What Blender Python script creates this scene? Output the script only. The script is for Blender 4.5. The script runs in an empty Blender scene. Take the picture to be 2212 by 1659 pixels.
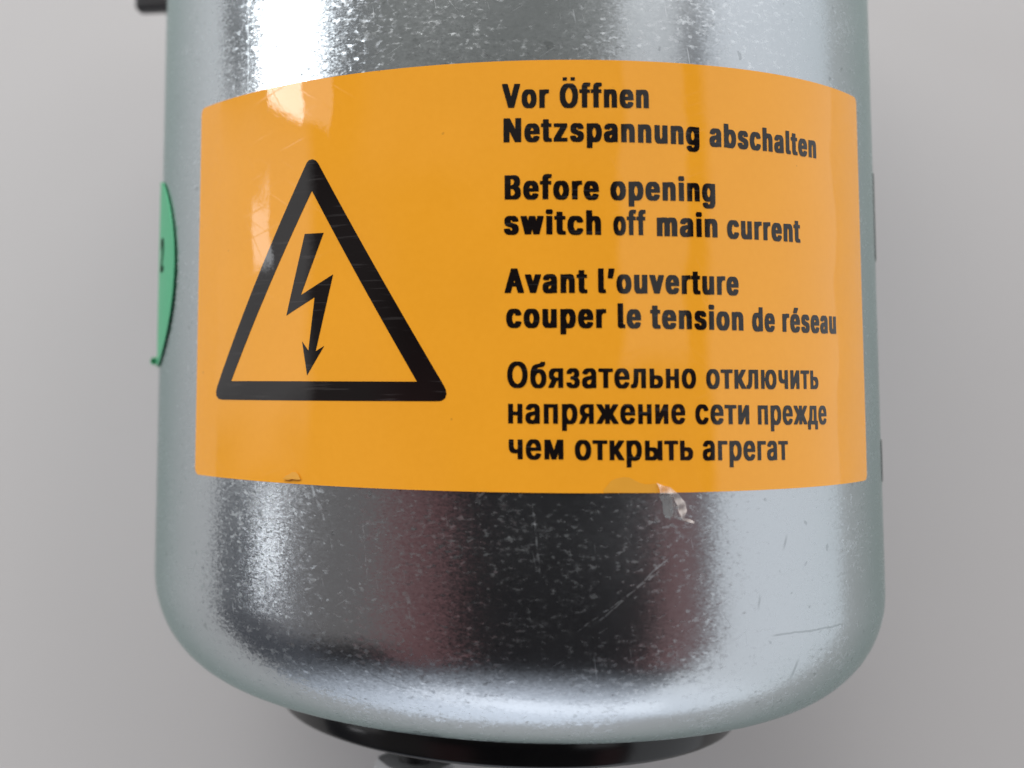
import bpy, bmesh, math, json
from mathutils import Vector, Matrix
from mathutils.geometry import tessellate_polygon

# ---------------------------------------------------------------- scene, camera, world, lamps
S = 0.05                      # radius of the can in metres; everything below is written in can radii
sc = bpy.context.scene
COL = sc.collection
rad = math.radians

cam_data = bpy.data.cameras.new('camera')
cam = bpy.data.objects.new('camera', cam_data)
COL.objects.link(cam)
cam_data.lens = 41.429
cam_data.sensor_width = 36.0
cam_data.shift_x = 0.20942
cam_data.shift_y = -0.10223
cam_data.clip_start = 0.005
cam_data.clip_end = 50.0
M = Matrix(((0.9855124, 0.0114012, -0.1692196), (0.0030150, 0.9964026, 0.0846918), (0.1695764, -0.0839751, 0.9819328)))
cam.matrix_world = Matrix.Translation((0, 0, 3.534388 * S)) @ M.transposed().to_4x4()
cam_data.dof.use_dof = True
cam_data.dof.focus_distance = 2.64 * S
cam_data.dof.aperture_fstop = 17.0
sc.camera = cam

sc.view_settings.view_transform = 'Standard'
sc.view_settings.look = 'None'
sc.view_settings.gamma = 1.0
sc.view_settings.use_curve_mapping = False
sc.view_settings.exposure = 0.0

class NT:
    """small helper to write node trees"""
    def __init__(self, tree): self.t = tree; self.n = tree.nodes; self.l = tree.links
    def node(self, kind, **kw):
        n = self.n.new(kind)
        for k, v in kw.items(): setattr(n, k, v)
        return n
    def put(self, sock, v):
        if isinstance(v, bpy.types.NodeSocket): self.l.new(v, sock)
        elif v is not None: sock.default_value = v
    def m(self, op, a, b=None, c=None, clamp=False):
        n = self.node('ShaderNodeMath', operation=op, use_clamp=clamp)
        self.put(n.inputs[0], a); self.put(n.inputs[1], b); self.put(n.inputs[2], c)
        return n.outputs[0]
    def v(self, op, a, b=None, s=None):
        n = self.node('ShaderNodeVectorMath', operation=op)
        self.put(n.inputs[0], a); self.put(n.inputs[1], b)
        if s is not None: self.put(n.inputs['Scale'], s)
        return n.outputs['Value'] if op in ('DOT_PRODUCT', 'LENGTH', 'DISTANCE') else n.outputs[0]
    def step(self, x, lo, hi):
        n = self.node('ShaderNodeMapRange', interpolation_type='SMOOTHSTEP')
        self.put(n.inputs['Value'], x); self.put(n.inputs['From Min'], lo); self.put(n.inputs['From Max'], hi)
        return n.outputs[0]
    def win(self, x, lo, hi, soft):
        return self.m('MULTIPLY', self.step(x, lo - soft, lo + soft), self.m('SUBTRACT', 1.0, self.step(x, hi - soft, hi + soft)))
    def scaled(self, col, f):
        n = self.node('ShaderNodeVectorMath', operation='SCALE')
        self.put(n.inputs[0], col); self.put(n.inputs['Scale'], f)
        return n.outputs[0]
    def add(self, *vs):
        r = vs[0]
        for x in vs[1:]: r = self.v('ADD', r, x)
        return r
    def mix(self, f, a, b):
        n = self.node('ShaderNodeMix', data_type='RGBA')
        self.put(n.inputs[0], f); self.put(n.inputs[6], a); self.put(n.inputs[7], b)
        return n.outputs[2]
    def noise(self, vec, scale, detail=2.0, rough=0.5, out=0):
        n = self.node('ShaderNodeTexNoise')
        self.put(n.inputs['Vector'], vec); n.inputs['Scale'].default_value = scale
        n.inputs['Detail'].default_value = detail; n.inputs['Roughness'].default_value = rough
        return n.outputs[out]

# the room round the table, as a procedural environment: a pale wall to the right, the ceiling
# beyond the can, the dim space where the photographer stands; plus an added fill high on the right
world = bpy.data.worlds.new('World')
sc.world = world
world.use_nodes = True
w = NT(world.node_tree)
tc = w.node('ShaderNodeTexCoord')
sep = w.node('ShaderNodeSeparateXYZ')
w.l.new(tc.outputs['Generated'], sep.inputs[0])
X, Y, Z = sep.outputs
az = w.m('MULTIPLY', w.m('ARCTAN2', X, Z), 180 / math.pi)
el = w.m('MULTIPLY', w.m('ARCSINE', Y), 180 / math.pi)
def mul(*a):
    r = a[0]
    for x in a[1:]: r = w.m('MULTIPLY', r, x)
    return r
base = (0.014, 0.013, 0.014)
wall_far = mul(w.win(az, 62, 175, 2.5), w.win(el, -60, 70, 15))
wall_near = mul(w.win(az, 35, 55, 1.5), w.win(el, 1.0, 60, 2.0))
ceiling = mul(w.win(az, -42, 36, 5.0), w.win(el, 10.5, 62, 2.5))
floor_side = w.m('SUBTRACT', 1.0, w.step(el, -82, -36))
left_side = mul(w.win(az, -150, -102, 4.0), w.win(el, -60, 60, 15))
high_fill = mul(w.win(az, 30, 150, 10.0), w.win(el, 24, 84, 5.0))  # not a wall: added glow above the reflected range, brightens the table at right
warm_left = mul(w.win(az, -35, -15, 7.0), w.win(el, -40, -1, 5.0))
warm_right = mul(w.win(az, 45, 58, 3.0), w.win(el, -36, -1, 5.0))
veil_left = mul(w.win(az, -101, -60, 3.0), w.win(el, -3, 13, 3.0))
low_left = mul(w.win(az, -106, -62, 4.0), w.win(el, -42, -2, 6.0))
dim_left = mul(w.win(az, -74, -33, 9.0), w.win(el, -26, 10, 8.0))
env = w.add(base,
            w.scaled((0.75, 0.775, 0.81), wall_far),
            w.scaled((1.8, 1.77, 1.74), high_fill),
            w.scaled((0.62, 0.63, 0.64), wall_near),
            w.scaled((0.20, 0.205, 0.192), ceiling),
            w.scaled((0.92, 0.98, 1.10), floor_side),
            w.scaled((0.46, 0.54, 0.68), left_side),
            w.scaled((0.145, 0.064, 0.066), warm_left),
            w.scaled((0.17, 0.08, 0.08), warm_right),
            w.scaled((0.75, 0.75, 0.75), veil_left),
            w.scaled((0.055, 0.058, 0.068), low_left),
            w.scaled((0.145, 0.135, 0.132), dim_left))
bg = world.node_tree.nodes['Background']
w.l.new(env, bg.inputs['Color'])
bg.inputs['Strength'].default_value = 1.0

def lamp(name, az_, el_, dist, wdeg, hdeg, radiance, color):
    """a rectangular soft lamp or window, given by where it stands as seen from the can"""
    a, e = rad(az_), rad(el_)
    d = Vector((math.sin(a) * math.cos(e), math.sin(e), math.cos(a) * math.cos(e)))
    L = bpy.data.lights.new(name, 'AREA')
    L.shape = 'RECTANGLE'
    L.size = 2 * dist * math.tan(rad(wdeg) / 2) * S
    L.size_y = 2 * dist * math.tan(rad(hdeg) / 2) * S
    L.energy = radiance * math.pi * L.size * L.size_y
    L.color = color
    o = bpy.data.objects.new(name, L)
    zc = d
    yc = (Vector((0, 1, 0)) - d * d.y).normalized()
    xc = yc.cross(zc)
    o.matrix_world = Matrix(((xc.x, yc.x, zc.x, 0), (xc.y, yc.y, zc.y, 0), (xc.z, yc.z, zc.z, 0), (0, 0, 0, 1)))
    o.location = d * dist * S + Vector((0, 0.25 * S, 0))
    COL.objects.link(o)
    return o
lamp('added_key_lamp', -36, 50, 150, 46, 30, 5.6, (1.0, 0.98, 0.955))  # added key light, no known window there; lights the table and the label's left
lamp('added_overhead_fill_lamp', 26, 60, 150, 40, 24, 5.2, (1.0, 0.98, 0.96))  # added overhead fill, not a window; lifts the shaded right of the table
lamp('left_window_lamp', -69, 22, 30, 14, 18, 10.0, (0.93, 0.97, 1.0))
lamp('left_window_curtain_lamp', -57, 23, 30, 10, 20, 1.6, (0.93, 0.97, 1.0))
lamp('left_window_low_pane_lamp', -77, 7.5, 30, 7, 3.4, 3.4, (0.95, 0.97, 1.0))
lamp('left_gap_lamp', -73, -9.0, 30, 8, 2.0, 4.5, (0.95, 0.97, 1.0))
lamp('foot_window_lamp', 25, -76, 50, 50, 12, 0.4, (0.98, 0.98, 1.0))

# ---------------------------------------------------------------- data (unrolled on the can: angle, height)
GLYPH = json.loads('''{"A":[0.8098914407871266,[[[-49,5],[194,4],[259,257],[269,267],[398,267],[406,263],[477,4],[719,5],[720,56],[460,996],[206,995],[-49,64]],[[306,422],[330,526],[335,529],[362,427],[356,421]]]],"B":[0.7770124801499264,[[[10,5],[452,3],[477,7],[523,19],[579,52],[610,86],[632,123],[649,171],[658,222],[654,368],[641,419],[620,463],[600,490],[563,522],[603,573],[624,628],[629,652],[629,790],[620,837],[591,904],[548,954],[494,984],[440,997],[10,995]],[[252,158],[250,427],[256,433],[290,433],[340,416],[381,381],[407,336],[421,281],[395,210],[362,178],[335,165],[298,157]],[[252,584],[250,837],[256,843],[285,843],[340,823],[360,803],[387,751],[392,703],[366,640],[335,607],[285,584]]]],"N":[0.8708842711896326,[[[10,5],[249,5],[252,444],[465,4],[719,5],[719,996],[485,995],[481,548],[265,995],[10,995]]]],"V":[0.8098914407871266,[[[210,5],[456,3],[466,13],[720,944],[719,996],[476,995],[335,470],[195,991],[185,997],[-49,995],[-49,936]]]],"a":[0.6836171981974096,[[[121,-11],[323,-13],[373,3],[544,5],[546,545],[542,585],[528,640],[495,699],[462,731],[423,752],[377,764],[165,764],[140,760],[90,740],[56,717],[22,680],[-7,624],[-17,597],[-15,545],[52,517],[69,512],[215,513],[230,549],[269,593],[287,577],[308,518],[299,490],[277,477],[131,452],[90,440],[48,420],[6,385],[-20,340],[-33,277],[-33,178],[-16,100],[1,68],[35,27],[90,-4]],[[235,161],[218,182],[205,218],[213,253],[260,298],[306,312],[308,277],[291,218],[271,186],[244,161]]]],"b":[0.7326974677990509,[[[221,-11],[410,-13],[435,-8],[477,8],[504,25],[553,80],[582,135],[599,182],[617,273],[621,431],[604,553],[587,609],[557,668],[538,695],[481,744],[423,764],[235,766],[231,996],[6,997],[0,991],[0,9],[6,3],[173,3]],[[302,169],[276,202],[251,257],[233,344],[233,411],[247,486],[259,522],[280,561],[306,589],[337,557],[362,506],[379,431],[383,364],[375,301],[353,230],[323,181],[310,169]]]],"c":[0.692670870854009,[[[192,-11],[381,-13],[435,0],[487,28],[519,58],[541,88],[574,163],[579,182],[578,242],[502,267],[352,266],[328,206],[290,163],[259,194],[238,234],[218,301],[208,380],[222,470],[251,545],[285,587],[294,587],[316,565],[352,492],[502,492],[578,518],[579,569],[570,605],[537,672],[508,707],[479,731],[419,760],[398,764],[181,764],[148,756],[100,731],[56,689],[18,628],[-7,561],[-25,474],[-29,407],[-25,277],[-7,190],[34,96],[67,52],[119,12],[169,-8]]]],"d":[0.7326974677990509,[[[175,-11],[365,-13],[419,3],[594,5],[594,996],[360,996],[357,766],[169,764],[135,756],[92,731],[58,699],[26,652],[9,616],[-17,530],[-29,411],[-25,277],[-7,186],[5,147],[34,88],[71,40],[115,8]],[[281,169],[247,214],[230,253],[217,305],[208,384],[221,470],[238,526],[268,573],[285,589],[320,549],[341,502],[358,419],[358,340],[345,269],[324,214],[300,178],[290,169]]]],"e":[0.7041070889465555,[[[196,-11],[390,-13],[456,4],[515,42],[540,70],[578,147],[583,167],[582,218],[498,247],[352,246],[324,186],[300,163],[290,162],[251,202],[222,269],[212,313],[219,318],[590,320],[592,478],[583,537],[562,612],[541,656],[512,695],[452,744],[410,760],[390,764],[181,764],[127,748],[77,713],[43,672],[18,628],[-7,561],[-25,470],[-29,340],[-21,249],[1,163],[38,88],[85,34],[135,4]],[[219,462],[222,490],[251,553],[281,587],[290,587],[316,557],[332,526],[349,463]]]],"f":[0.4944442552353001,[[[39,5],[265,3],[271,9],[271,605],[277,610],[385,610],[392,616],[390,754],[273,758],[275,822],[288,857],[306,874],[385,875],[395,885],[412,964],[412,1015],[406,1024],[385,1032],[360,1037],[169,1037],[106,1012],[76,983],[47,928],[38,885],[36,758],[-60,756],[-67,751],[-65,612],[31,610],[38,605]]]],"g":[0.7336504859734297,[[[179,-275],[394,-277],[448,-265],[502,-237],[538,-204],[578,-133],[596,-39],[594,755],[406,756],[377,764],[169,764],[148,760],[94,732],[62,703],[26,652],[1,597],[-25,482],[-29,348],[-25,285],[-12,210],[1,171],[30,111],[50,84],[90,46],[131,23],[185,11],[352,11],[358,5],[349,-39],[332,-74],[294,-111],[285,-111],[254,-86],[215,-29],[60,-30],[-3,-78],[-3,-129],[38,-200],[73,-234],[102,-253],[140,-269]],[[281,188],[247,230],[230,265],[212,340],[208,391],[217,455],[238,526],[268,573],[285,589],[307,569],[337,518],[354,455],[360,384],[354,317],[337,253],[310,208],[290,188]]]],"h":[0.7126840861370942,[[[1,5],[232,5],[233,455],[251,530],[268,561],[290,585],[320,545],[338,478],[339,5],[569,3],[575,9],[575,518],[557,628],[523,701],[495,731],[452,756],[419,764],[235,766],[233,991],[227,997],[6,997],[0,991]]]],"i":[0.3729351035174775,[[[1,5],[227,3],[233,9],[233,751],[227,756],[6,756],[0,751]],[[25,829],[202,827],[219,835],[237,853],[250,881],[250,968],[233,1003],[202,1025],[31,1025],[15,1017],[-3,999],[-16,972],[-17,885],[-3,853]]]],"l":[0.4043845368931094,[[[92,1],[294,-1],[315,4],[325,13],[325,76],[311,151],[252,154],[243,167],[233,202],[233,991],[227,997],[6,997],[0,991],[0,115],[9,76],[35,31],[60,12]]]],"m":[0.9914404047330764,[[[1,5],[232,5],[233,474],[247,534],[277,581],[299,545],[308,506],[310,5],[540,5],[542,478],[559,549],[577,579],[585,582],[603,557],[617,506],[618,5],[852,4],[854,526],[850,585],[832,656],[796,719],[748,756],[706,768],[510,768],[452,747],[402,768],[210,768],[173,756],[2,755]]]],"n":[0.7122075770499049,[[[1,5],[232,5],[233,455],[251,530],[268,561],[290,585],[320,545],[338,478],[339,5],[574,5],[575,518],[571,565],[549,652],[519,705],[477,744],[419,764],[215,764],[190,756],[1,754]]]],"o":[0.7198317224449359,[[[192,-11],[381,-13],[410,-8],[460,12],[494,34],[532,76],[570,143],[587,190],[600,249],[608,328],[608,423],[591,549],[566,620],[523,689],[479,731],[419,760],[398,764],[181,764],[148,756],[100,731],[56,689],[18,628],[-7,561],[-25,474],[-29,407],[-25,277],[-7,190],[34,96],[67,52],[119,12],[169,-8]],[[285,165],[259,194],[230,253],[217,305],[208,380],[217,447],[234,510],[251,545],[290,589],[315,567],[341,522],[362,451],[371,360],[362,297],[337,222],[308,178],[294,165]]]],"p":[0.7326974677990509,[[[1,-260],[231,-260],[235,-15],[410,-13],[460,0],[504,25],[529,48],[553,80],[582,135],[612,242],[621,324],[621,431],[612,514],[587,609],[557,668],[538,695],[498,733],[456,756],[423,764],[215,764],[185,756],[1,754]],[[302,169],[276,202],[251,257],[233,344],[233,411],[247,486],[259,522],[280,561],[306,589],[337,557],[362,506],[379,431],[383,364],[375,301],[353,230],[323,181],[310,169]]]],"r":[0.50206823425146,[[[1,5],[232,5],[233,466],[238,494],[255,541],[271,565],[298,590],[327,603],[415,605],[415,763],[373,768],[227,768],[173,756],[1,754]]]],"s":[0.6497853857647018,[[[150,-11],[348,-13],[406,0],[454,25],[488,56],[503,76],[528,131],[538,174],[538,273],[520,340],[495,380],[458,411],[419,432],[302,469],[269,485],[244,508],[229,537],[238,569],[260,593],[274,577],[297,526],[306,520],[452,520],[524,541],[524,605],[512,644],[487,691],[450,731],[423,748],[390,760],[369,764],[152,764],[119,756],[71,731],[38,699],[9,656],[-3,620],[-8,597],[-8,474],[5,427],[31,382],[59,356],[110,327],[227,290],[260,274],[278,257],[295,226],[295,210],[278,178],[256,159],[230,182],[202,247],[52,247],[-24,226],[-25,171],[-20,147],[-7,107],[18,64],[69,16],[102,0]]]],"t":[0.4577532219005843,[[[138,-3],[331,-5],[356,0],[371,9],[371,68],[357,147],[281,150],[259,174],[250,214],[250,605],[256,610],[357,612],[358,751],[352,756],[251,758],[248,925],[23,926],[17,920],[17,762],[10,756],[-65,754],[-67,616],[-60,610],[10,610],[17,605],[17,135],[30,84],[56,39],[90,12]]]],"u":[0.7126840861370942,[[[146,-3],[356,-5],[385,3],[574,5],[573,755],[339,754],[338,297],[316,218],[281,174],[268,186],[247,226],[233,289],[232,754],[1,754],[0,202],[4,174],[26,100],[52,55],[102,12]]]],"v":[0.6836171981974096,[[[151,5],[385,3],[395,13],[591,699],[590,755],[352,755],[273,473],[259,506],[191,754],[-49,754],[-49,699]]]],"w":[0.9318771015921385,[[[118,5],[352,4],[394,193],[399,190],[440,4],[674,5],[833,699],[831,755],[598,755],[556,577],[515,755],[281,756],[275,751],[241,581],[235,576],[194,755],[-40,754],[-42,699]]]],"z":[0.6712281283093553,[[[-15,5],[544,5],[544,155],[278,159],[537,612],[535,755],[-7,754],[-6,604],[251,601],[-16,139]]]],"Ö":[0.8847030347181264,[[[258,-7],[477,-9],[531,4],[581,27],[650,88],[678,127],[716,198],[741,273],[762,407],[762,593],[750,683],[732,754],[699,837],[646,916],[602,958],[573,977],[502,1004],[477,1009],[265,1009],[185,984],[148,962],[80,893],[38,822],[5,731],[-17,609],[-17,391],[-8,328],[13,242],[59,139],[117,64],[177,19]],[[365,169],[306,216],[259,293],[238,352],[225,415],[221,545],[230,612],[263,715],[308,786],[338,814],[373,833],[412,810],[435,788],[470,739],[495,683],[521,573],[525,463],[503,340],[470,261],[415,192],[381,169]],[[115,1130],[294,1130],[294,1265],[115,1265]],[[450,1130],[629,1130],[629,1265],[450,1265]]]],"é":[0.7041070889465555,[[[196,-11],[390,-13],[456,4],[515,42],[540,70],[578,147],[583,167],[582,218],[498,247],[352,246],[324,186],[300,163],[290,162],[251,202],[222,269],[212,313],[219,318],[590,320],[592,478],[583,537],[562,612],[541,656],[512,695],[452,744],[410,760],[390,764],[181,764],[127,748],[77,713],[43,672],[18,628],[-7,561],[-25,470],[-29,340],[-21,249],[1,163],[38,88],[85,34],[135,4]],[[219,462],[222,490],[251,553],[281,587],[290,587],[316,557],[332,526],[349,463]],[[172,802],[391,802],[482,983],[482,1035],[240,1035],[172,849]]]],"’":[0.38723020975428946,[[[-3,597],[211,597],[283,936],[281,996],[39,995],[-4,644]]]],"О":[0.9271681653905914,[[[317,-7],[506,-9],[585,12],[650,49],[704,101],[737,145],[778,230],[808,338],[821,446],[817,606],[803,686],[770,790],[720,879],[656,945],[585,988],[506,1009],[323,1009],[244,988],[192,959],[125,899],[93,855],[43,750],[21,666],[8,570],[8,430],[25,314],[55,218],[109,121],[177,51],[244,12]],[[406,144],[340,179],[298,220],[263,274],[243,322],[221,410],[217,554],[234,650],[251,698],[280,754],[300,782],[342,823],[394,852],[419,857],[485,824],[529,782],[578,698],[608,586],[612,450],[595,350],[578,302],[549,246],[529,218],[487,177],[435,148]]]],"а":[0.7034247698252868,[[[162,-11],[327,-13],[385,3],[574,5],[575,566],[571,590],[549,654],[527,688],[491,722],[444,748],[390,760],[210,760],[148,744],[115,728],[76,698],[43,658],[18,610],[8,582],[10,554],[98,521],[206,521],[242,578],[265,599],[302,618],[340,596],[362,562],[370,534],[370,494],[348,473],[177,443],[98,419],[43,382],[9,334],[-8,254],[-4,157],[9,109],[30,69],[71,25],[119,0]],[[260,132],[240,143],[215,168],[205,185],[198,218],[213,266],[240,291],[281,311],[373,326],[370,254],[341,185],[298,144],[273,132]]]],"б":[0.7378876010758073,[[[242,-11],[394,-13],[440,-4],[485,16],[519,39],[565,88],[587,121],[616,185],[633,254],[642,330],[638,446],[612,550],[566,634],[516,686],[444,719],[269,720],[248,713],[243,718],[271,746],[319,772],[390,788],[473,797],[510,809],[541,827],[574,863],[591,907],[596,939],[594,995],[406,995],[395,955],[385,942],[365,930],[215,904],[135,868],[81,816],[43,746],[12,634],[0,518],[0,294],[13,218],[34,157],[59,109],[100,57],[148,20],[190,0]],[[319,132],[288,149],[258,177],[226,234],[204,318],[204,386],[213,434],[247,510],[277,548],[327,578],[358,562],[383,538],[412,490],[433,410],[438,338],[420,246],[391,185],[362,153],[344,140]]]],"г":[0.5708754473426367,[[[31,5],[228,5],[231,610],[502,614],[502,751],[31,750]]]],"д":[0.7622766275394073,[[[-32,-203],[169,-203],[171,-3],[177,3],[494,2],[497,-203],[694,-203],[696,137],[690,143],[615,143],[608,149],[606,751],[118,750],[96,430],[74,274],[53,206],[23,152],[15,144],[-27,143],[-33,137]],[[252,145],[275,234],[288,314],[312,606],[319,612],[398,612],[404,606],[404,149],[398,143]]]],"е":[0.7262233806588436,[[[246,-11],[406,-13],[452,-4],[510,20],[548,47],[578,81],[599,113],[620,169],[621,202],[610,211],[527,236],[427,236],[388,169],[352,140],[323,132],[298,144],[265,172],[243,202],[218,258],[205,318],[210,324],[628,326],[629,470],[616,546],[595,606],[570,654],[527,704],[490,732],[431,756],[406,760],[231,760],[181,748],[148,732],[106,700],[63,646],[43,610],[13,526],[0,446],[0,298],[9,238],[34,157],[76,85],[117,41],[181,4]],[[210,453],[213,486],[238,546],[281,596],[319,616],[344,604],[387,558],[403,526],[421,466],[415,452]]]],"ж":[0.9738254173100188,[[[-19,5],[202,5],[335,207],[340,5],[540,5],[544,201],[673,5],[894,5],[896,33],[891,45],[672,382],[891,714],[890,750],[673,752],[544,555],[540,751],[340,751],[335,549],[202,751],[-15,751],[-16,714],[204,382],[-16,45],[-21,33]]]],"з":[0.6323783063164731,[[[175,-3],[348,-5],[406,8],[452,32],[488,61],[512,93],[532,141],[542,198],[532,294],[496,358],[449,390],[490,432],[507,466],[517,502],[517,590],[512,614],[487,674],[460,708],[423,736],[390,752],[348,760],[190,760],[135,748],[102,732],[68,706],[30,658],[13,618],[8,542],[15,536],[206,537],[226,590],[265,620],[285,608],[312,562],[315,542],[307,510],[298,492],[273,468],[235,449],[165,444],[158,438],[160,330],[210,328],[265,315],[308,282],[324,254],[328,206],[316,177],[299,157],[269,136],[252,140],[215,172],[194,216],[2,216],[-4,210],[1,133],[13,101],[40,64],[90,24],[140,4]]]],"и":[0.736827200571921,[[[31,5],[227,5],[402,323],[406,5],[607,5],[606,751],[410,751],[231,425],[228,750],[31,750]]]],"к":[0.6832773453772322,[[[31,5],[228,5],[231,259],[398,4],[624,5],[624,37],[398,390],[616,710],[621,722],[619,751],[394,752],[231,517],[228,750],[31,750]]]],"л":[0.7209213781394118,[[[-44,5],[123,4],[177,24],[216,61],[249,137],[267,226],[279,390],[283,606],[290,612],[385,612],[392,606],[393,5],[594,5],[594,751],[89,750],[83,702],[75,366],[62,246],[49,194],[33,165],[2,144],[-44,141]]]],"м":[0.9303493669022507,[[[31,5],[228,5],[231,250],[319,5],[510,5],[598,250],[601,5],[803,5],[802,751],[551,750],[415,356],[278,750],[31,750]]]],"н":[0.7336461841860481,[[[31,5],[228,5],[229,314],[235,320],[403,318],[406,5],[607,5],[606,751],[406,750],[404,462],[398,456],[231,458],[227,751],[31,750]]]],"о":[0.7437198038471823,[[[242,-11],[398,-13],[456,0],[498,20],[542,53],[582,105],[603,141],[632,226],[646,310],[646,438],[633,518],[616,578],[587,638],[554,682],[502,728],[435,756],[410,760],[231,760],[165,740],[123,712],[63,646],[34,590],[9,510],[0,450],[0,298],[13,222],[38,149],[76,85],[117,41],[177,4]],[[315,136],[296,145],[262,177],[230,234],[208,314],[204,402],[218,478],[238,534],[275,586],[323,616],[365,590],[395,554],[412,522],[433,454],[442,398],[442,350],[428,274],[399,202],[354,149],[327,135]]]],"п":[0.7331159839341049,[[[31,5],[223,3],[229,9],[229,606],[235,612],[398,612],[404,606],[406,5],[603,5],[602,751],[31,750]]]],"р":[0.7580352106496482,[[[31,-263],[227,-264],[231,-3],[281,-13],[427,-13],[494,4],[541,33],[567,57],[599,101],[624,149],[645,214],[658,290],[658,462],[645,538],[620,610],[582,674],[554,706],[490,748],[444,760],[269,760],[231,750],[31,750]],[[335,136],[302,159],[281,184],[255,234],[233,314],[229,406],[247,498],[272,554],[302,592],[344,615],[388,586],[428,522],[450,446],[454,338],[437,254],[416,206],[377,155],[348,136]]]],"с":[0.7134985746122072,[[[242,-11],[398,-13],[456,0],[498,20],[535,47],[566,81],[599,137],[616,185],[615,230],[531,256],[423,256],[399,202],[381,176],[354,149],[323,133],[296,145],[260,180],[222,258],[204,346],[208,434],[218,478],[238,534],[288,598],[323,616],[362,594],[395,554],[419,501],[531,500],[616,530],[617,558],[603,602],[560,676],[502,728],[435,756],[410,760],[231,760],[165,740],[123,712],[63,646],[34,590],[9,510],[0,450],[0,298],[13,222],[38,149],[76,85],[117,41],[177,4]]]],"т":[0.6037478629631139,[[[151,5],[353,5],[354,610],[360,616],[548,618],[548,751],[-44,750],[-44,618],[144,616],[150,610]]]],"ч":[0.7219817786432982,[[[393,5],[590,3],[596,9],[594,750],[393,750],[392,394],[352,377],[319,372],[284,390],[260,412],[247,434],[234,474],[229,514],[228,750],[31,751],[29,438],[43,374],[59,334],[106,276],[140,252],[169,240],[223,228],[390,226]]]],"ы":[0.8921749487623415,[[[31,5],[415,3],[469,16],[502,32],[560,84],[565,5],[765,5],[765,751],[564,750],[560,419],[527,452],[498,471],[444,491],[419,496],[231,497],[228,750],[31,750]],[[231,145],[231,354],[302,356],[340,343],[369,319],[387,294],[395,270],[399,246],[382,198],[352,163],[323,148],[306,143]]]],"ь":[0.7013039688175141,[[[31,5],[415,3],[456,12],[502,32],[552,76],[578,117],[599,181],[604,286],[595,342],[570,402],[527,452],[473,483],[419,496],[231,498],[229,746],[223,752],[35,752],[29,746]],[[231,145],[231,354],[302,356],[340,343],[369,319],[387,294],[395,270],[399,246],[382,198],[352,163],[323,148],[306,143]]]],"ю":[1.007227848056653,[[[504,-11],[660,-13],[719,0],[760,20],[808,57],[841,97],[870,149],[887,194],[904,270],[908,442],[891,542],[874,590],[845,646],[785,712],[715,752],[677,760],[494,760],[456,752],[405,726],[347,674],[322,638],[293,578],[271,498],[265,446],[231,444],[225,450],[224,750],[31,751],[31,5],[224,5],[225,306],[231,312],[256,312],[266,302],[271,250],[288,181],[318,117],[344,80],[373,47],[410,20],[452,0]],[[577,136],[529,173],[497,226],[475,294],[467,350],[467,398],[484,490],[513,554],[542,590],[585,616],[633,586],[670,534],[691,478],[700,434],[704,346],[687,258],[657,194],[612,145],[585,133]]]],"я":[0.6970623668019686,[[[-28,5],[187,5],[318,266],[327,272],[360,272],[367,266],[368,5],[569,5],[569,751],[194,752],[144,744],[102,728],[77,712],[44,680],[18,638],[0,586],[-4,458],[5,414],[26,366],[50,334],[100,294],[-28,41]],[[323,401],[265,413],[246,422],[221,446],[201,490],[200,522],[218,570],[248,599],[294,616],[360,620],[367,614],[367,406],[360,400]]]],"2":[0.820477631960813,[[[43,4],[669,4],[669,175],[356,178],[515,373],[578,459],[628,544],[654,625],[658,772],[637,861],[612,907],[583,942],[545,973],[506,993],[444,1009],[265,1009],[223,1001],[148,963],[110,928],[76,876],[59,834],[46,772],[48,663],[256,663],[268,733],[288,776],[323,812],[352,828],[394,805],[424,768],[441,726],[442,703],[420,641],[362,552],[43,159]]]]}''')
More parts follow.
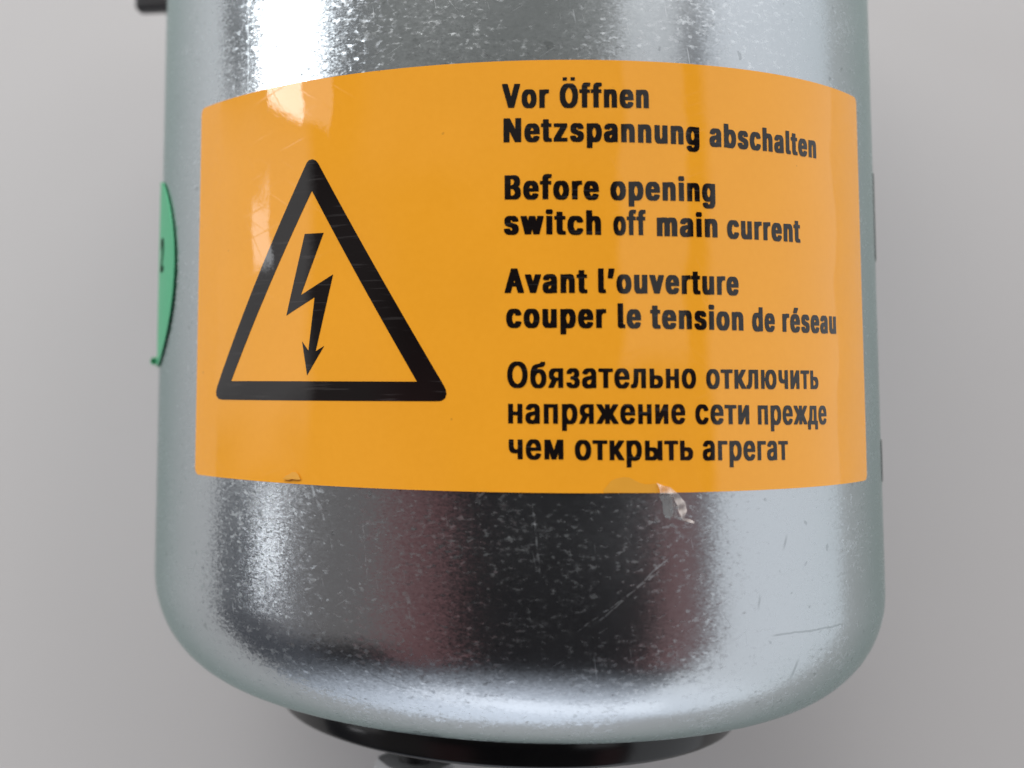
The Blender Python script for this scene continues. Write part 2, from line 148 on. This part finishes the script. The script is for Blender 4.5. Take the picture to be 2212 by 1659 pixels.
GEO = json.loads('''{"words":[["german","Vor",0.0048,0.1036,0.5848,0.5833],["german","Öffnen",0.1262,0.3195,0.5833,0.587],["german","Netzspannung",0.0077,0.4373,0.5094,0.5123],["german","abschalten",0.4626,0.7909,0.5123,0.5161],["english","Before",0.0096,0.2076,0.3859,0.3859],["english","opening",0.2322,0.4745,0.386,0.3906],["english","switch",0.0078,0.2115,0.3107,0.3108],["english","off",0.2377,0.3089,0.3112,0.3122],["english","main",0.3338,0.4785,0.3113,0.3138],["english","current",0.5032,0.7222,0.3134,0.3169],["french","Avant",0.009,0.1813,0.1858,0.1868],["french","l’ouverture",0.204,0.5306,0.1871,0.1905],["french","couper",0.0118,0.2205,0.1124,0.1135],["french","le",0.245,0.2956,0.1139,0.1143],["french","tension",0.316,0.5416,0.1142,0.1144],["french","de",0.5659,0.6316,0.1142,0.1144],["french","réseau",0.6557,0.8581,0.115,0.1167],["russian","Обязательно",0.0136,0.4192,-0.014,-0.0107],["russian","отключить",0.4436,0.776,-0.0112,-0.0098],["russian","напряжение",0.0153,0.3922,-0.0886,-0.0856],["russian","сети",0.416,0.5524,-0.0859,-0.0868],["russian","прежде",0.5764,0.8051,-0.0873,-0.0886],["russian","чем",0.0162,0.1284,-0.1629,-0.1617],["russian","открыть",0.152,0.4093,-0.1621,-0.1619],["russian","агрегат",0.4321,0.6638,-0.162,-0.1646]],"tri_o":[[-0.4484,0.4933],[-0.4434,0.4975],[-0.4337,0.4995],[-0.4241,0.4956],[-0.4176,0.4886],[-0.1186,-0.0117],[-0.1147,-0.0203],[-0.1135,-0.0288],[-0.1162,-0.0375],[-0.1226,-0.0426],[-0.1312,-0.0443],[-0.7182,-0.0524],[-0.7329,-0.0505],[-0.7418,-0.0436],[-0.7437,-0.0339],[-0.7393,-0.0214]],"tri_i":[[-0.4337,0.4267],[-0.6827,-0.0075],[-0.177,-0.0035]],"bolt":[[-0.4522,0.3287],[-0.4012,0.3283],[-0.4611,0.1892],[-0.3756,0.2333],[-0.4192,0.0617],[-0.397,0.0737],[-0.4416,0.008],[-0.4563,0.0843],[-0.4388,0.0634],[-0.4234,0.1835],[-0.502,0.1439]],"film":[[0.3242,-0.2084],[0.3364,-0.2139],[0.356,-0.2182],[0.3677,-0.2315],[0.3769,-0.2413],[0.3887,-0.2547],[0.3859,-0.2631],[0.3817,-0.2703],[0.3816,-0.2799],[0.3936,-0.2837],[0.4024,-0.288],[0.3989,-0.2916],[0.3868,-0.2882],[0.3695,-0.2803],[0.3672,-0.2617],[0.361,-0.2351],[0.3584,-0.2309],[0.3427,-0.2302],[0.3284,-0.2301]],"film2":[[0.3283,-0.2313],[0.3584,-0.2315],[0.3608,-0.2459],[0.3645,-0.2665],[0.3603,-0.2784],[0.3549,-0.2832],[0.3458,-0.2819],[0.3407,-0.2723],[0.3384,-0.2506]],"bub":[[0.2109,-0.2289],[0.2109,-0.2243],[0.2178,-0.2159],[0.2265,-0.205],[0.2377,-0.1996],[0.2539,-0.1967],[0.2664,-0.1976],[0.2764,-0.203],[0.2864,-0.2078],[0.2991,-0.2114],[0.3119,-0.2114],[0.3248,-0.209],[0.3285,-0.2193],[0.3284,-0.2294],[0.266,-0.2293]],"flake":[[-0.5043,-0.2268],[-0.4958,-0.2189],[-0.4863,-0.2151],[-0.478,-0.2097],[-0.4677,-0.2091],[-0.4604,-0.2144],[-0.4542,-0.2247],[-0.4654,-0.2261],[-0.4778,-0.2252],[-0.4883,-0.2283]]}''')

# ---------------------------------------------------------------- materials
def material(name):
    m = bpy.data.materials.new(name)
    m.use_nodes = True
    t = NT(m.node_tree)
    return m, t, m.node_tree.nodes['Principled BSDF']
def setp(b, **kw):
    for k, v in kw.items():
        b.inputs[k.replace('_', ' ')].default_value = v
def obj_coord(t):
    n = t.node('ShaderNodeTexCoord')
    return t.v('SCALE', n.outputs['Object'], s=1.0 / S)     # in can radii

clear, t, b = material('cloudy_clear_plastic')
co = obj_coord(t)
t.put(b.inputs['Base Color'], t.mix(t.noise(co, 25, 2.0, 0.5, 0), (0.55, 0.55, 0.56, 1), (0.75, 0.75, 0.76, 1)))
setp(b, Roughness=0.3)

# zinc-plated steel: fine crystalline grain, pits, light rubbing marks
metal, t, b = material('zinc_plated_steel')
co = obj_coord(t)
sepm = t.node('ShaderNodeSeparateXYZ'); t.l.new(co, sepm.inputs[0])
ang = t.m('ARCTAN2', sepm.outputs[0], sepm.outputs[2])
comb = t.node('ShaderNodeCombineXYZ')
t.put(comb.inputs[0], ang); t.put(comb.inputs[1], sepm.outputs[1]); t.put(comb.inputs[2], t.v('LENGTH', t.v('MULTIPLY', co, (1, 0, 1))))
uv = comb.outputs[0]
uvs = t.v('MULTIPLY', uv, (0.6, 1.0, 1.0))
grain = t.noise(uvs, 105, 2.0, 0.6, 1)
fine = t.noise(uvs, 230, 1.0, 0.5, 1)
patch = t.noise(uv, 5.0, 3.0, 0.6, 0)
fleck_n = t.noise(uvs, 90, 1.0, 0.5, 1)
crowd = t.m('ADD', 0.50, t.m('MULTIPLY', t.m('SUBTRACT', t.noise(t.v('ADD', uv, (3.1, 9.4, 0.0)), 7.0, 2.0, 0.6, 0), 0.5), 0.34))
fl1 = t.m('SUBTRACT', t.noise(t.v('ADD', uvs, (7.3, 2.1, 0.0)), 98, 2.0, 0.55, 0), crowd)
fl2 = t.m('SUBTRACT', t.noise(t.v('ADD', uv, (1.9, 5.7, 0.0)), 46, 2.5, 0.6, 0), t.m('ADD', crowd, 0.07))
fleck = t.m('MAXIMUM', t.step(fl1, 0.02, 0.21), t.m('MULTIPLY', t.step(fl2, 0.02, 0.16), 0.8))
geo = t.node('ShaderNodeNewGeometry')
amp = t.m('ADD', t.m('ADD', 0.45, t.m('MULTIPLY', t.step(ang, 0.42, -0.15), 0.55)), t.m('MULTIPLY', t.m('SUBTRACT', patch, 0.5), 0.8))
n1 = t.v('SCALE', t.v('SUBTRACT', grain, (0.5, 0.5, 0.5)), s=t.m('MULTIPLY', amp, 0.108))
n2 = t.v('SCALE', t.v('SUBTRACT', fine, (0.5, 0.5, 0.5)), s=t.m('MULTIPLY', amp, 0.13))
n3 = t.v('SCALE', t.v('SUBTRACT', fleck_n, (0.5, 0.5, 0.5)), s=t.m('MULTIPLY', fleck, t.m('MULTIPLY', amp, 0.52)))
nrm = t.v('NORMALIZE', t.v('ADD', geo.outputs['Normal'], t.v('MULTIPLY', t.add(n1, n2, n3), (1.15, 0.65, 1.15))))
t.l.new(nrm, b.inputs['Normal'])
rough = t.m('ADD', 0.15, t.m('MULTIPLY', patch, 0.11))
# rubbing scratches, three stretched directions
def scratch(rot, sx, sy, thr):
    mp = t.node('ShaderNodeMapping'); t.put(mp.inputs['Vector'], uv)
    mp.inputs['Rotation'].default_value = (0, 0, rot)
    mp2 = t.node('ShaderNodeMapping'); t.put(mp2.inputs['Vector'], mp.outputs[0])
    mp2.inputs['Scale'].default_value = (sx, sy, 1); mp = mp2
    return t.step(t.noise(mp.outputs[0], 1.0, 1.0, 0.4, 0), thr, thr + 0.05)
scr = t.m('MAXIMUM', scratch(-0.55, 8, 190, 0.735), t.m('MAXIMUM', scratch(1.40, 9, 170, 0.73), scratch(0.9, 8, 210, 0.75)))
def stroke(f1, y1, f2, y2, wd):
    # one long rub mark: distance from a line drawn on the unrolled can
    dx, dy = f2 - f1, y2 - y1; L = math.hypot(dx, dy)
    px = t.m('SUBTRACT', ang, f1); py = t.m('SUBTRACT', sepm.outputs[1], y1)
    al = t.m('ADD', t.m('MULTIPLY', px, dx / L), t.m('MULTIPLY', py, dy / L))
    ac = t.m('ABSOLUTE', t.m('ADD', t.m('ADD', t.m('MULTIPLY', px, -dy / L), t.m('MULTIPLY', py, dx / L)), wob))
    return t.m('MULTIPLY', t.win(al, 0.0, L, 0.012), t.m('SUBTRACT', 1.0, t.step(ac, wd * 0.4, wd)))
wob = t.m('MULTIPLY', t.m('SUBTRACT', t.noise(uv, 30, 1.0, 0.5, 0), 0.5), 0.008)
bright = [(0.351, -0.364, 0.196, -0.497, 0.0022), (0.330, -0.392, 0.154, -0.514, 0.0018), (-0.198, -0.457, -0.184, -0.525, 0.0070), (0.066, -0.269, 0.080, -0.397, 0.0026),
          (-0.432, -0.228, -0.392, -0.314, 0.0040), (-0.048, -0.246, -0.029, -0.226, 0.0035), (-0.646, 0.960, -0.641, 0.690, 0.0025), (-0.30, -0.30, -0.29, -0.42, 0.0022)]
dark = [(0.613, -0.536, 0.856, -0.538, 0.0030), (-0.295, -0.626, -0.245, -0.650, 0.0030), (-0.245, -0.650, -0.196, -0.657, 0.0028), (0.658, -0.331, 0.648, -0.353, 0.0050),
        (0.575, -0.452, 0.572, -0.475, 0.0040), (0.700, -0.600, 0.690, -0.640, 0.0060)]
br = 0.0
for q in bright: br = t.m('MAXIMUM', br, stroke(*q))
dk = 0.0
for q in dark: dk = t.m('MAXIMUM', dk, stroke(*q))
break_up = t.step(t.noise(uv, 60, 2.0, 0.6, 0), 0.36, 0.56)
br = t.m('MULTIPLY', br, break_up)
t.put(b.inputs['Roughness'], t.m('ADD', t.m('ADD', t.m('ADD', rough, t.m('MULTIPLY', fleck, 0.10)), t.m('MULTIPLY', br, 0.12)), t.m('MULTIPLY', scr, 0.10)))
dirt = t.step(t.noise(uv, 34, 2.0, 0.5, 0), 0.68, 0.74)
col = t.mix(t.m('MAXIMUM', t.m('MULTIPLY', dk, 0.5), t.m('MULTIPLY', dirt, 0.45)), (0.635, 0.668, 0.695, 1), (0.33, 0.35, 0.36, 1))
t.put(b.inputs['Base Color'], col)
setp(b, Metallic=1.0, Specular_Tint=(0.58, 0.70, 0.67, 1))

# laminated orange vinyl
vinyl, t, b = material('orange_vinyl')
co = obj_coord(t)
sepm = t.node('ShaderNodeSeparateXYZ'); t.l.new(co, sepm.inputs[0])
geo = t.node('ShaderNodeNewGeometry')
soft = t.noise(co, 7.0, 1.0, 0.4, 1)
weave = t.noise(co, 150, 1.0, 0.5, 1)
def film_normal(t, co, k1, k2):
    geo = t.node('ShaderNodeNewGeometry')
    soft = t.noise(co, 6.0, 1.0, 0.4, 1); weave = t.noise(co, 160, 1.0, 0.5, 1)
    return t.v('NORMALIZE', t.add(geo.outputs['Normal'], t.v('SCALE', t.v('SUBTRACT', soft, (.5, .5, .5)), s=k1), t.v('SCALE', t.v('SUBTRACT', weave, (.5, .5, .5)), s=k2)))
nv = film_normal(t, co, 0.06, 0.014)
t.l.new(nv, b.inputs['Normal']); t.l.new(nv, b.inputs['Coat Normal'])
def hair(rot, sx, sy, thr):
    m1 = t.node('ShaderNodeMapping'); t.put(m1.inputs['Vector'], co); m1.inputs['Rotation'].default_value = (0, 0, rot)
    m2 = t.node('ShaderNodeMapping'); t.put(m2.inputs['Vector'], m1.outputs[0]); m2.inputs['Scale'].default_value = (sx, sy, 1)
    return t.step(t.noise(m2.outputs[0], 1.0, 1.0, 0.4, 0), thr, thr + 0.06)
hairs = t.m('MAXIMUM', hair(-0.35, 6, 160, 0.66), t.m('MAXIMUM', hair(0.6, 5, 170, 0.67), hair(1.1, 6, 150, 0.68)))
t.put(b.inputs['Coat Roughness'], t.m('ADD', 0.028, t.m('MULTIPLY', hairs, 0.16)))
tone = t.noise(co, 60, 3.0, 0.6, 0)
spk = t.m('GREATER_THAN', t.noise(co, 44, 1.0, 0.3, 0), 0.835)
t.put(b.inputs['Base Color'], t.mix(t.m('MULTIPLY', spk, 0.35), t.mix(tone, (0.80, 0.333, 0.020, 1), (0.84, 0.360, 0.026, 1)), (0.35, 0.13, 0.02, 1)))
setp(b, Roughness=0.5, Specular_IOR_Level=0.0, Coat_Weight=1.0, Coat_Roughness=0.03, Coat_IOR=1.55)

# black print under the same laminate
ink, t, b = material('black_print')
co = obj_coord(t)
nv = film_normal(t, co, 0.06, 0.014)
t.l.new(nv, b.inputs['Normal']); t.l.new(nv, b.inputs['Coat Normal'])
mp = t.node('ShaderNodeMapping'); t.put(mp.inputs['Vector'], co)
mp.inputs['Rotation'].default_value = (0, 0, 0.25); mp.inputs['Scale'].default_value = (8, 140, 8)
scr = t.step(t.noise(mp.outputs[0], 1.0, 2.0, 0.5, 0), 0.60, 0.70)
t.put(b.inputs['Base Color'], t.mix(scr, (0.007, 0.005, 0.005, 1), (0.022, 0.019, 0.019, 1)))
setp(b, Roughness=0.5, Specular_IOR_Level=0.0, Coat_Weight=1.0, Coat_Roughness=0.03, Coat_IOR=1.55)

bare, t, b = material('orange_vinyl_without_laminate')
co = obj_coord(t)
t.put(b.inputs['Base Color'], t.mix(t.noise(co, 40, 2.0, 0.5, 0), (0.66, 0.30, 0.025, 1), (0.72, 0.335, 0.03, 1)))
setp(b, Roughness=0.42)

film, t, b = material('clear_laminate_scrap')
co = obj_coord(t)
t.put(b.inputs['Base Color'], t.mix(t.noise(co, 60, 2.0, 0.6, 0), (0.62, 0.56, 0.52, 1), (0.80, 0.74, 0.70, 1)))
setp(b, Roughness=0.25, Alpha=0.42, Coat_Weight=0.5)

haze_film, t, b = material('clear_laminate_tongue')
co = obj_coord(t)
t.put(b.inputs['Base Color'], t.mix(t.noise(co, 30, 2.0, 0.6, 0), (0.25, 0.28, 0.28, 1), (0.42, 0.46, 0.46, 1)))
setp(b, Roughness=0.3, Alpha=0.30)

green, t, b = material('green_sticker_paper')
co = obj_coord(t)
t.put(b.inputs['Base Color'], t.mix(t.noise(co, 50, 2.0, 0.6, 0), (0.060, 0.375, 0.185, 1), (0.072, 0.41, 0.205, 1)))
setp(b, Roughness=0.5)

black_plastic, t, b = material('black_plastic')
co = obj_coord(t)
n = t.noise(co, 120, 2.0, 0.5, 1)
geo = t.node('ShaderNodeNewGeometry')
t.l.new(t.v('NORMALIZE', t.v('ADD', geo.outputs['Normal'], t.v('SCALE', t.v('SUBTRACT', n, (.5, .5, .5)), s=0.02))), b.inputs['Normal'])
t.put(b.inputs['Base Color'], t.mix(t.noise(co, 14, 2.0, 0.5, 0), (0.010, 0.010, 0.011, 1), (0.016, 0.015, 0.015, 1)))
setp(b, Roughness=0.16, IOR=1.5)

matt_black, t, b = material('matt_black_plastic')
co = obj_coord(t)
t.put(b.inputs['Base Color'], t.mix(t.noise(co, 60, 2.0, 0.5, 0), (0.022, 0.021, 0.023, 1), (0.03, 0.029, 0.031, 1)))
setp(b, Roughness=0.5)

matt_ink, t, b = material('matt_black_marker')
co = obj_coord(t)
t.put(b.inputs['Base Color'], t.mix(t.noise(co, 80, 2.0, 0.5, 0), (0.006, 0.007, 0.006, 1), (0.014, 0.016, 0.014, 1)))
setp(b, Roughness=0.8, Specular_IOR_Level=0.05)

chrome, t, b = material('bright_metal_fitting')
co = obj_coord(t)
t.put(b.inputs['Base Color'], t.mix(t.noise(co, 20, 2.0, 0.5, 0), (0.6, 0.6, 0.62, 1), (0.72, 0.72, 0.74, 1)))
setp(b, Metallic=1.0, Roughness=0.22)

dark_tape, t, b = material('dark_grey_tape')
co = obj_coord(t)
t.put(b.inputs['Base Color'], t.mix(t.noise(co, 30, 2.0, 0.5, 0), (0.09, 0.10, 0.095, 1), (0.12, 0.13, 0.125, 1)))
setp(b, Roughness=0.5)

tabletop, t, b = material('white_tabletop')
co = obj_coord(t)
fibre = t.noise(co, 95, 4.0, 0.7, 0)
broad = t.noise(co, 1.4, 2.0, 0.5, 0)
c1 = t.mix(broad, (0.535, 0.525, 0.529, 1), (0.552, 0.542, 0.546, 1))
t.put(b.inputs['Base Color'], t.mix(t.m('MULTIPLY', fibre, 0.30), c1, (0.47, 0.46, 0.462, 1)))
setp(b, Roughness=0.6)

# ---------------------------------------------------------------- mesh helpers
def link(name, me, mat, parent=None):
    o = bpy.data.objects.new(name, me)
    COL.objects.link(o)
    if mat: me.materials.append(mat)
    if parent: o.parent = parent
    return o

def revolve(name, prof, mat, parent=None, seg=256, tilt=0.0, caps=True):
    """surface of revolution about Y; prof is [(radius, y)] from top to bottom"""
    vs, fs = [], []
    for r, y in prof:
        k = min(max((0.2 - y) / 0.8, 0), 1) * tilt
        for i in range(seg):
            a = 2 * math.pi * i / seg
            x = r * math.sin(a)
            vs.append((x * S, (y + k * x) * S, r * math.cos(a) * S))
    for j in range(len(prof) - 1):
        for i in range(seg):
            i2 = (i + 1) % seg
            fs.append((j * seg + i, (j + 1) * seg + i, (j + 1) * seg + i2, j * seg + i2))
    if caps:
        fs.append(tuple(range(seg)))
        n = (len(prof) - 1) * seg
        fs.append(tuple(n + i for i in reversed(range(seg))))
    me = bpy.data.meshes.new(name)
    me.from_pydata(vs, [], fs)
    me.polygons.foreach_set('use_smooth', [len(p.vertices) == 4 for p in me.polygons])
    me.update()
    return link(name, me, mat, parent)

def cyl(f, y, r):
    return Vector((r * math.sin(f) * S, y * S, r * math.cos(f) * S))

def wrap(name, polys, r, mat, parent, wall=0.0, step=0.03, lift=None):
    """flat shapes given unrolled (angle, height) laid round the can at radius r; polys is a list of
    loop lists (outer loop first, then holes); wall > 0 gives the sheet that thickness downwards"""
    bm = bmesh.new()
    for loops in polys:
        flat = [p for L in loops for p in L]
        vs = [bm.verts.new((p[0], p[1], 0)) for p in flat]
        for t in tessellate_polygon([[Vector((p[0], p[1], 0)) for p in L] for L in loops]):
            try: bm.faces.new([vs[i] for i in t])
            except ValueError: pass
    bm.normal_update()
    for f in bm.faces:
        if f.normal.z < 0: f.normal_flip()
    lo = min(v.co.x for v in bm.verts); hi = max(v.co.x for v in bm.verts)
    for k in range(int(lo / step) - 1, int(hi / step) + 2):
        if lo < k * step < hi:
            bmesh.ops.bisect_plane(bm, geom=bm.verts[:] + bm.edges[:] + bm.faces[:], dist=1e-7, plane_co=(k * step, 0, 0), plane_no=(1, 0, 0))
    if lift:
        l0 = min(v.co.y for v in bm.verts); l1 = max(v.co.y for v in bm.verts)
        for k in range(int(l0 / step) - 1, int(l1 / step) + 2):
            if l0 < k * step < l1:
                bmesh.ops.bisect_plane(bm, geom=bm.verts[:] + bm.edges[:] + bm.faces[:], dist=1e-7, plane_co=(0, k * step, 0), plane_no=(0, 1, 0))
    bm.faces.ensure_lookup_table()
    top = len(bm.faces)
    if wall:
        edges = [e for e in bm.edges if len(e.link_faces) == 1]
        low = {}
        for e in edges:
            for v in e.verts:
                if v not in low: low[v] = bm.verts.new((v.co.x, v.co.y, -wall))
        dup = {}
        for e in edges:
            lp = e.link_loops[0]
            a, b = lp.vert, lp.link_loop_next.vert
            bm.faces.new((b, a, low[a], low[b]))
    flatco = [v.co.copy() for v in bm.verts]
    bm.verts.index_update()
    for v in bm.verts:
        rr = r + v.co.z + (lift(v.co.x, v.co.y) if lift and v.co.z == 0 else 0)
        v.co = cyl(v.co.x, v.co.y, rr)
    me = bpy.data.meshes.new(name)
    bm.to_mesh(me); bm.free()
    me.polygons.foreach_set('use_smooth', [True] * len(me.polygons))
    if not lift:
        nn = []
        for i, p in enumerate(me.polygons):
            for li in p.loop_indices:
                if i < top:
                    fx = flatco[me.loops[li].vertex_index].x
                    nn.append((math.sin(fx), 0, math.cos(fx)))
                else:
                    nn.append(tuple(p.normal))
        me.normals_split_custom_set(nn)
    me.update()
    return link(name, me, mat, parent)

def tag(o, label=None, cat=None, kind=None, group=None):
    if label: o['label'] = label
    if cat: o['category'] = cat
    if kind: o['kind'] = kind
    if group: o['group'] = group

def box(name, x0, x1, y0, y1, z0, z1, mat, parent, bevel=0.02):
    bm = bmesh.new()
    bmesh.ops.create_cube(bm, size=1)
    for v in bm.verts:
        v.co = Vector(((x0 + x1) / 2 + v.co.x * (x1 - x0), (y0 + y1) / 2 + v.co.y * (y1 - y0), (z0 + z1) / 2 + v.co.z * (z1 - z0))) * S
    bmesh.ops.bevel(bm, geom=bm.edges[:], offset=bevel * S, segments=4, affect='EDGES', profile=0.5)
    me = bpy.data.meshes.new(name)
    bm.to_mesh(me); bm.free()
    me.polygons.foreach_set('use_smooth', [True] * len(me.polygons))
    return link(name, me, mat, parent)

# ---------------------------------------------------------------- the table the can lies on
bm = bmesh.new()
bmesh.ops.create_cube(bm, size=1)
for v in bm.verts: v.co = Vector((v.co.x * 17.6 - 4.2, v.co.y * 24 + 1, v.co.z * 0.6 - 1.3)) * S
bmesh.ops.bevel(bm, geom=bm.edges[:], offset=0.08 * S, segments=3, affect='EDGES', profile=0.5)
me = bpy.data.meshes.new('tabletop'); bm.to_mesh(me); bm.free()
table = link('tabletop', me, tabletop)
tag(table, 'plain pale grey-white tabletop under and behind the steel can', 'tabletop', kind='structure')

# ---------------------------------------------------------------- the can
root = bpy.data.objects.new('motor_can', None)
COL.objects.link(root)
tag(root, 'round zinc-plated steel motor can lying down, with an orange high voltage warning label', 'motor can')

TILT = 0.0088
YS, RB, HB = -0.5272, 0.7295, 0.2828
prof = [(0.62, 1.82), (0.90, 1.80), (0.97, 1.75), (1.0, 1.66), (1.0, 1.2), (1.0, 0.6), (1.0, 0.0), (1.0, -0.3), (1.0, -0.45)]
for i in range(41):
    a = math.pi / 2 * i / 40
    prof.append((RB + (1 - RB) * math.cos(a), YS - HB * math.sin(a)))
prof += [(0.66, YS - HB - 0.003), (0.45, YS - HB - 0.004)]
revolve('steel_body', prof, metal, root, tilt=TILT)

RD, YD = 0.6343, -0.9103
cap = [(0.50, YS - HB - 0.002), (RD - 0.006, YS - HB - 0.006), (RD, YS - HB - 0.012)]
for i in range(7):
    a = math.pi / 2 * i / 6
    cap.append((RD - 0.012 + 0.012 * math.cos(a), YD + 0.012 - 0.012 * math.sin(a)))
cap.append((0.2, YD))
revolve('end_cap', cap, black_plastic, root, tilt=0.0075)

# small bright fitting below the end cap: a hexagon nut on a stub
def nut(name, cx, cz, y0, y1, r, hole, mat, parent):
    bm = bmesh.new()
    rings = []
    for rr, y in ((hole, y0), (r * 0.9, y0), (r, y0 - 0.02), (r, y1 + 0.02), (r * 0.9, y1), (hole, y1)):
        ring = []
        for i in range(48):
            a = 2 * math.pi * i / 48
            k = 1.0
            if rr >= r * 0.89:
                h = (a + math.pi / 6) % (math.pi / 3) - math.pi / 6
                k = min(0.93, 0.866 / math.cos(h)) / 0.866
            ring.append(bm.verts.new(((cx + rr * k * math.sin(a)) * S, y * S, (cz + rr * k * math.cos(a)) * S)))
        rings.append(ring)
    for A, B in zip(rings, rings[1:] + rings[:1]):
        for i in range(48):
            bm.faces.new((A[i], B[i], B[(i + 1) % 48], A[(i + 1) % 48]))
    bmesh.ops.recalc_face_normals(bm, faces=bm.faces[:])
    me = bpy.data.meshes.new(name); bm.to_mesh(me); bm.free()
    o = link(name, me, mat, parent)
    return o
fit_ = nut('hexagon_nut', -0.228, 0.30, YD - 0.095, YD - 0.20, 0.100, 0.042, clear, root)
revolve_stub = []
bm = bmesh.new()
bmesh.ops.create_cone(bm, cap_ends=True, segments=48, radius1=0.041 * S, radius2=0.041 * S, depth=0.34 * S,
                      matrix=Matrix.Translation(Vector((-0.228, YD - 0.13, 0.30)) * S) @ Matrix.Rotation(rad(90), 4, 'X'))
me = bpy.data.meshes.new('threaded_stub'); bm.to_mesh(me); bm.free()
me.polygons.foreach_set('use_smooth', [len(p.vertices) == 4 for p in me.polygons])
link('threaded_stub', me, matt_black, root)

# black block sticking out beside the can, top left
box('side_block', -1.215, -0.80, 1.236, 1.75, -0.27, -0.2, matt_black, root, bevel=0.014)

# ---------------------------------------------------------------- warning label
R0 = 1.0040
TL, TR = -0.8386, 1.0171
def zt(f): return 0.6871 + 0.0079 * f
def zb(f): return -0.2320 + 0.0079 * f
def rounded(f0, f1, r, n=8):
    L = []
    for cx, cy, a0 in ((f1 - r, zt(f1) - r, 0), (f0 + r, zt(f0) - r, 90), (f0 + r, zb(f0) + r, 180), (f1 - r, zb(f1) + r, 270)):
        for i in range(n + 1):
            a = rad(a0 + 90 * i / n)
            L.append((cx + r * math.cos(a), cy + r * math.sin(a)))
    return L
label = wrap('warning_label', [[rounded(TL, TR, 0.017)]], R0, vinyl, root, wall=0.0046, step=0.02)
label['label'] = 'orange warning label with black lettering in four languages and a voltage triangle'

def lettering(par):
    polys = []
    for p, word, f0, f1, y0, y1 in GEO['words']:
        if p != par: continue
        cap_h = 0.0548 if par == 'russian' else 0.0525
        x, items = 0.0, []
        lo, hi = 1e9, -1e9
        for ch in word:
            adv, loops = GLYPH[ch]
            xs = [q[0] / 1000 + x for L in loops for q in L]
            lo = min(lo, min(xs)); hi = max(hi, max(xs))
            items.append((x, loops)); x += adv
        k = (f1 - f0) / (hi - lo)
        for x, loops in items:
            def area(L): return sum(a[0] * b[1] - b[0] * a[1] for a, b in zip(L, L[1:] + L[:1])) / 2
            big = max(loops, key=lambda L: abs(area(L)))
            sg = area(big) > 0
            outs = [L for L in loops if (area(L) > 0) == sg]
            holes = [L for L in loops if (area(L) > 0) != sg]
            def put(L):
                return [(f0 + (q[0] / 1000 + x - lo) * k, y0 + (y1 - y0) * (q[0] / 1000 + x - lo) / (hi - lo) + q[1] / 1000 * cap_h) for q in L]
            for o in outs:
                bx = (min(q[0] for q in o), max(q[0] for q in o), min(q[1] for q in o), max(q[1] for q in o))
                mine = [h for h in holes if bx[0] <= h[0][0] <= bx[1] and bx[2] <= h[0][1] <= bx[3]]
                polys.append([put(o)] + [put(h) for h in mine])
    return polys
RI = R0 + 0.0007
for par, nm in (('german', 'german_lettering'), ('english', 'english_lettering'), ('french', 'french_lettering'), ('russian', 'russian_lettering')):
    wrap(nm, lettering(par), RI, ink, label, step=0.025)
wrap('triangle_frame', [[GEO['tri_o'], GEO['tri_i']]], RI, ink, label, step=0.02)
wrap('lightning_arrow', [[GEO['bolt']]], RI, ink, label, step=0.02)

# laminate damage along the lower edge
wrap('peeled_patch', [[GEO['bub']]], R0 + 0.0006, bare, label, step=0.02)
fx = [q[0] for q in GEO['film']]; fy = [q[1] for q in GEO['film']]
def crumple(f, y):
    a = 0.010 * max(0.0, (zb(f) + 0.03 - y)) / 0.1
    return 0.003 + a + 0.0035 * math.sin(f * 300 + y * 120) + 0.0025 * math.sin(y * 260 - f * 90)
wrap('torn_film', [[GEO['film']]], R0 + 0.001, film, label, step=0.006, lift=crumple)
wrap('film_tongue', [[GEO['film2']]], 1.0016, haze_film, label, step=0.01)
wrap('peeled_flake', [[GEO['flake']]], R0 + 0.001, bare, label, step=0.005, lift=lambda f, y: 0.002 + 0.06 * max(0, 0.020 - abs(y + 0.225)) )

# ---------------------------------------------------------------- round green sticker wrapping out of sight on the left
gc, gy, gr = -1.2685, 0.2907, 0.2641
pts = [(gc + gr * math.cos(2 * math.pi * i / 96), gy + gr * math.sin(2 * math.pi * i / 96)) for i in range(96)]
sticker = wrap('inspection_sticker', [[pts]], 1.0065, green, root, wall=0.0035, step=0.03)
sticker['label'] = 'round green inspection sticker with a black printed figure'
k = 0.094
two = GLYPH['2'][1]
wrap('printed_figure', [[[(-1.186 + q[0] / 1000 * k, 0.288 + q[1] / 1000 * k) for q in two[0]]]], 1.0072, matt_ink, sticker, step=0.02)
# curled lower edge of the sticker
bm = bmesh.new()
cx0 = cyl(-1.292, 0.045, 1.013) / S
rings = []
for rr, zz in ((0.0078, -0.06), (0.0092, 0.012), (0.0078, 0.014), (0.0055, 0.012), (0.0048, -0.05)):
    rings.append([bm.verts.new((cx0 + Vector((rr * math.cos(2 * math.pi * i / 24), rr * (1.15 + 0.15 * math.sin(3 * i)) * math.sin(2 * math.pi * i / 24), zz))) * S) for i in range(24)])
for A, B in zip(rings, rings[1:]):
    for i in range(24): bm.faces.new((A[i], A[(i + 1) % 24], B[(i + 1) % 24], B[i]))
bmesh.ops.recalc_face_normals(bm, faces=bm.faces[:])
me = bpy.data.meshes.new('curled_edge'); bm.to_mesh(me); bm.free()
me.polygons.foreach_set('use_smooth', [True] * len(me.polygons))
link('curled_edge', me, green, sticker)

# ---------------------------------------------------------------- dark sticker edges on the far right side
for y0, y1 in ((0.325, 0.548), (-0.243, -0.140)):
    wrap('dark_tape_strip', [[[(1.262, y0), (1.55, y0), (1.55, y1), (1.262, y1)]]], 1.0022, dark_tape, root, wall=0.002, step=0.03)
